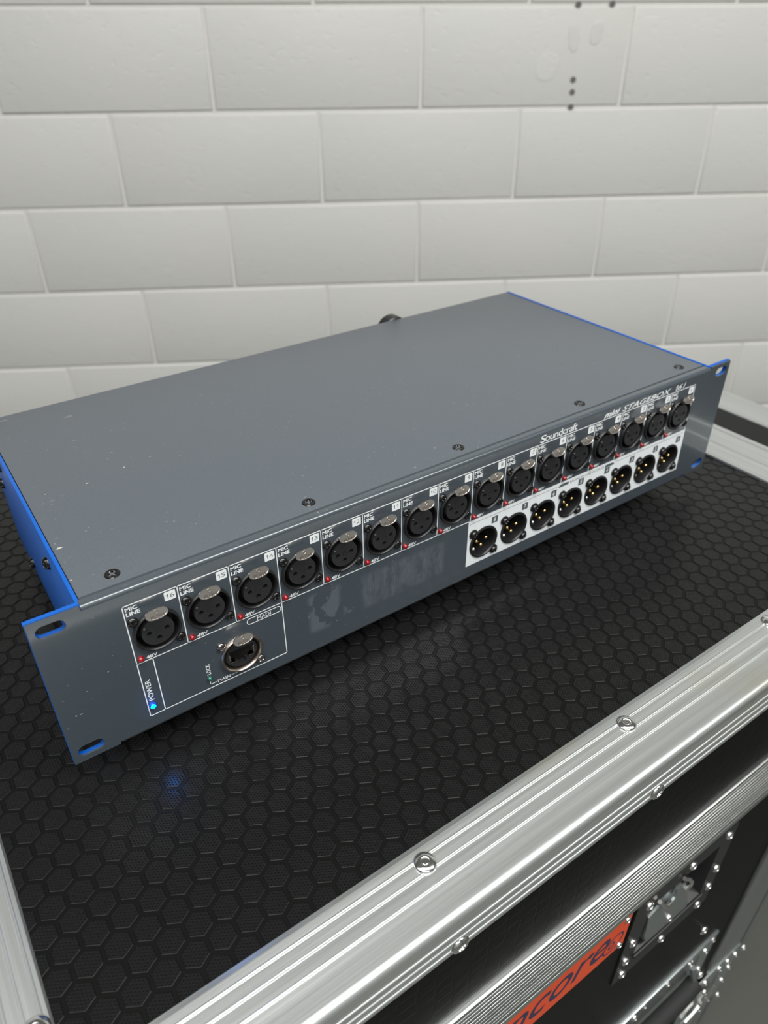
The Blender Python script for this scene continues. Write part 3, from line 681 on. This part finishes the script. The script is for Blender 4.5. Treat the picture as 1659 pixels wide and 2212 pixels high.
# ---- network socket with nickel ring
mb = MB()
mb.lathe([(9.9, 12.5), (9.9, -0.4), (10.1, -1.3), (10.55, -1.9), (11.1, -1.9), (11.5, -1.3), (11.6, 0.0), (10.9, 0.0), (10.9, 12.5), (9.9, 12.5)], n=56)
eth = mb.build('network_socket', MNI2, ru, 40); eth['label'] = 'network socket with a nickel ring'
v, f = plate([circ(0, 0, 8.6, 44), [(-6.6, -3.6), (-3.6, -3.6), (-3.6, -5.0), (-2.0, -5.0), (-2.0, -6.4), (2.0, -6.4), (2.0, -5.0), (3.6, -5.0), (3.6, -3.6), (6.6, -3.6), (6.6, 3.4), (-6.6, 3.4)]], 2.6)
mb = MB(); mb.merge((v, f), off=(0, -0.4, 0)); mb.build('contact_insert', MK2, eth, 40)
mb = MB(); mb.lathe([(9.9, 8.5), (0.01, 8.5)], n=40); mb.build('socket_back', MDEEP, eth, None)
mb = MB()
for x in (-7.0, 6.2): mb.box(x, x + .8, -0.7, 4, -2.6, 1.4)
mb.box(-6.5, -3.7, -.6, 2, -3.9, -3.6); mb.box(3.7, 6.5, -.6, 2, -3.9, -3.6); mb.build('shield_spring', MNI, eth, None)
tab = [c for c in sock.children if c.name.startswith('push_tab')][0]; dup(tab, eth)
sm = screw_mesh(2.55, 1.7, 0.42); sm.lathe([(2.55, 0.3), (2.55, -0.35)], n=32); sc = sm.build('screw', mat('grey_screw_steel', (0.30, 0.28, 0.27), 0.2, 1.0), eth, 50, loc=(-9.9, -0.15, 9.3)); dup(sc, eth, (9.9, -0.15, -9.9), (0, 0.4, 0))
eth.location = (Vector((RJ[0], 0, RJ[1])) + PR) * S

# ---- printing on the panel
YP = -0.05
def line(mb, x0, z0, x1, z1, w_=0.5):
    if abs(z1 - z0) < abs(x1 - x0): mb.box(x0 - w_ / 2, x1 + w_ / 2, YP, 0.02, z0 - w_ / 2, z0 + w_ / 2)
    else: mb.box(x0 - w_ / 2, x0 + w_ / 2, YP, 0.02, z0 - w_ / 2, z1 + w_ / 2)
mb = MB(); X16 = CX + 16 * CW
line(mb, CX, GT, X16, GT); line(mb, CX, GB, X16 if False else 241, GB)
line(mb, CX, 8.4, CX, GT)
for k in range(1, 17): line(mb, CX + CW * k, GB, CX + CW * k, GT)
line(mb, 46.4, 8.4, 46.4, GB); line(mb, CX, 8.4, 115, 8.4); line(mb, 115, 8.4, 115, GB)
mb.merge(plate([slot(104.6, 40.6, 19.6, 4.0), slot(104.6, 40.6, 18.8, 3.2)], 0.06), off=(0, YP, 0))
mb.merge(text('MADI', 100.6, 39.55, 7.8, 2.1, YP, 0, 0.012))
line(mb, 71, 10.9, 71, 14.2, .4); line(mb, 71, 10.9, 74.0, 10.9, .4); line(mb, 82.6, 10.9, 89.6, 10.9, .4); line(mb, 89.6, 10.9, 89.6, 12, .4)
mb.merge(text('MAIN', 74.9, 9.9, 7.0, 1.95, YP, 0, 0.015))
mb.merge(text('POWER', 40.0, 18.2, 2.6, 14.0, YP, 0, 0.02, rot=True))
mb.merge(text('LOCK', 70.0, 17.8, 2.2, 7.2, YP, 0, 0.015, rot=True))
for k in range(16):
    x = CX + CW * k
    mb.merge(text('MIC', x + 0.9, 75.9, 5.6, 2.2, YP, 0, 0.034)); mb.merge(text('LINE', x + 0.9, 73.0, 6.4, 2.2, YP, 0, 0.034))
    mb.merge(text('48V', x + 4.8, 44.75, 5.6, 2.0, YP, 0, 0.03))
mb.merge(text('S', 294.0, 80.15, 4.6, 5.0, YP, 0.1, 0.012)); mb.merge(text('oundcraft', 298.0, 80.25, 28.0, 4.9, YP, 0.0, 0.004, spacing=.86))
mb.merge(text('mini', 350.5, 80.2, 15.2, 3.9, YP, 0.38, 0.03)); mb.merge(text('STAGEBOX', 367.8, 80.2, 49.5, 3.7, YP, 0.38, 0.012)); mb.merge(one(421.5, 80.2, 1.7, 3.8, .8, YP, .38)); mb.merge(text('6', 424.3, 80.2, 5.0, 3.8, YP, 0.38, 0.012)); mb.merge(text('i', 430.4, 80.2, 2.6, 3.9, YP, 0.38, 0.02))
rp(mb.build('white_lettering', MWP, ru, None))
# number badges 16 .. 1
for k in range(16):
    x = CX + CW * k
    v, f = plate([rrect(x + 18.9, x + 24.3, 73.3, 78.3, 0.5)], 0.05)
    mb = MB(); mb.merge((v, f), off=(0, YP, 0)); bd = rp(mb.build('number_badge', MWP, ru, None))
    s_ = str(16 - k); mb = MB()
    if len(s_) == 2:
        mb.merge(one(x + 19.8, 74.6, .95, 2.3, .34, YP - .03))
        mb.merge(one(x + 22.0, 74.6, .95, 2.3, .34, YP - .03) if s_[1] == '1' else text(s_[1], x + 21.5, 74.6, 2.0, 2.3, YP - .02, 0, -0.008))
    elif s_ == '1': mb.merge(one(x + 21.0, 74.5, 1.0, 2.5, .42, YP - .03))
    else: mb.merge(text(s_, x + 20.9, 74.7, 0.8 if s_ == '1' else 1.8, 2.5, YP - .02, 0, 0.004))
    mb.build('number', MDP, bd, None)
# white output field
v, f = plate([[(240.8, 9.7), (447, 9.7), (446, 43.9), (240.8, 43.9)]] + [circ(cxs[8 + k] - .6, ZM, 10.9, 30) for k in range(8)], 0.05)
mb = MB(); mb.merge((v, f), off=(0, YP, 0)); of = rp(mb.build('output_field', MWB, ru, None))
mb = MB(); Y2 = YP - 0.03
for a, b in ((242, 316.4), (373, 444.5)): mb.box(a, b, Y2, YP, 41.35, 41.6)
mb.box(242, 242.25, Y2, YP, 40.2, 41.6)
v, f = plate([[(317, 40.2), (326, 40.2), (326, 42.2), (319, 42.2), (317, 41.4)]], .03); mb.merge((v, f), off=(0, Y2, 0))
v, f = plate([[(361, 40.2), (370, 40.2), (370, 41.2), (368, 42.2), (361, 42.2)]], .03); mb.merge((v, f), off=(0, Y2, 0))
mb.merge(text('BALANCED LINE OUTPUTS', 327.3, 40.3, 32.6, 1.8, Y2, 0, 0.0))
for k in range(8):
    x = cxs[8 + k]
    v, f = plate([[(x + 5.0, 35.1), (x + 9.9, 35.1), (x + 9.9, 39.9), (x + 5.0, 39.9)]], .03); mb.merge((v, f), off=(0, Y2, 0))
mb.build('dark_lettering', MDP, of, None)
for k in range(8):
    mb = MB(); x = cxs[8 + k]; s_ = str(8 - k); mb.merge(one(x + 6.9, 36.0, 1.1, 2.9, .5, Y2 - .04) if s_ == '1' else text(s_, x + 6.6, 36.0, 1.8, 2.9, Y2 - .03, 0, 0.01))
    mb.build('output_number', MWP, of, None)
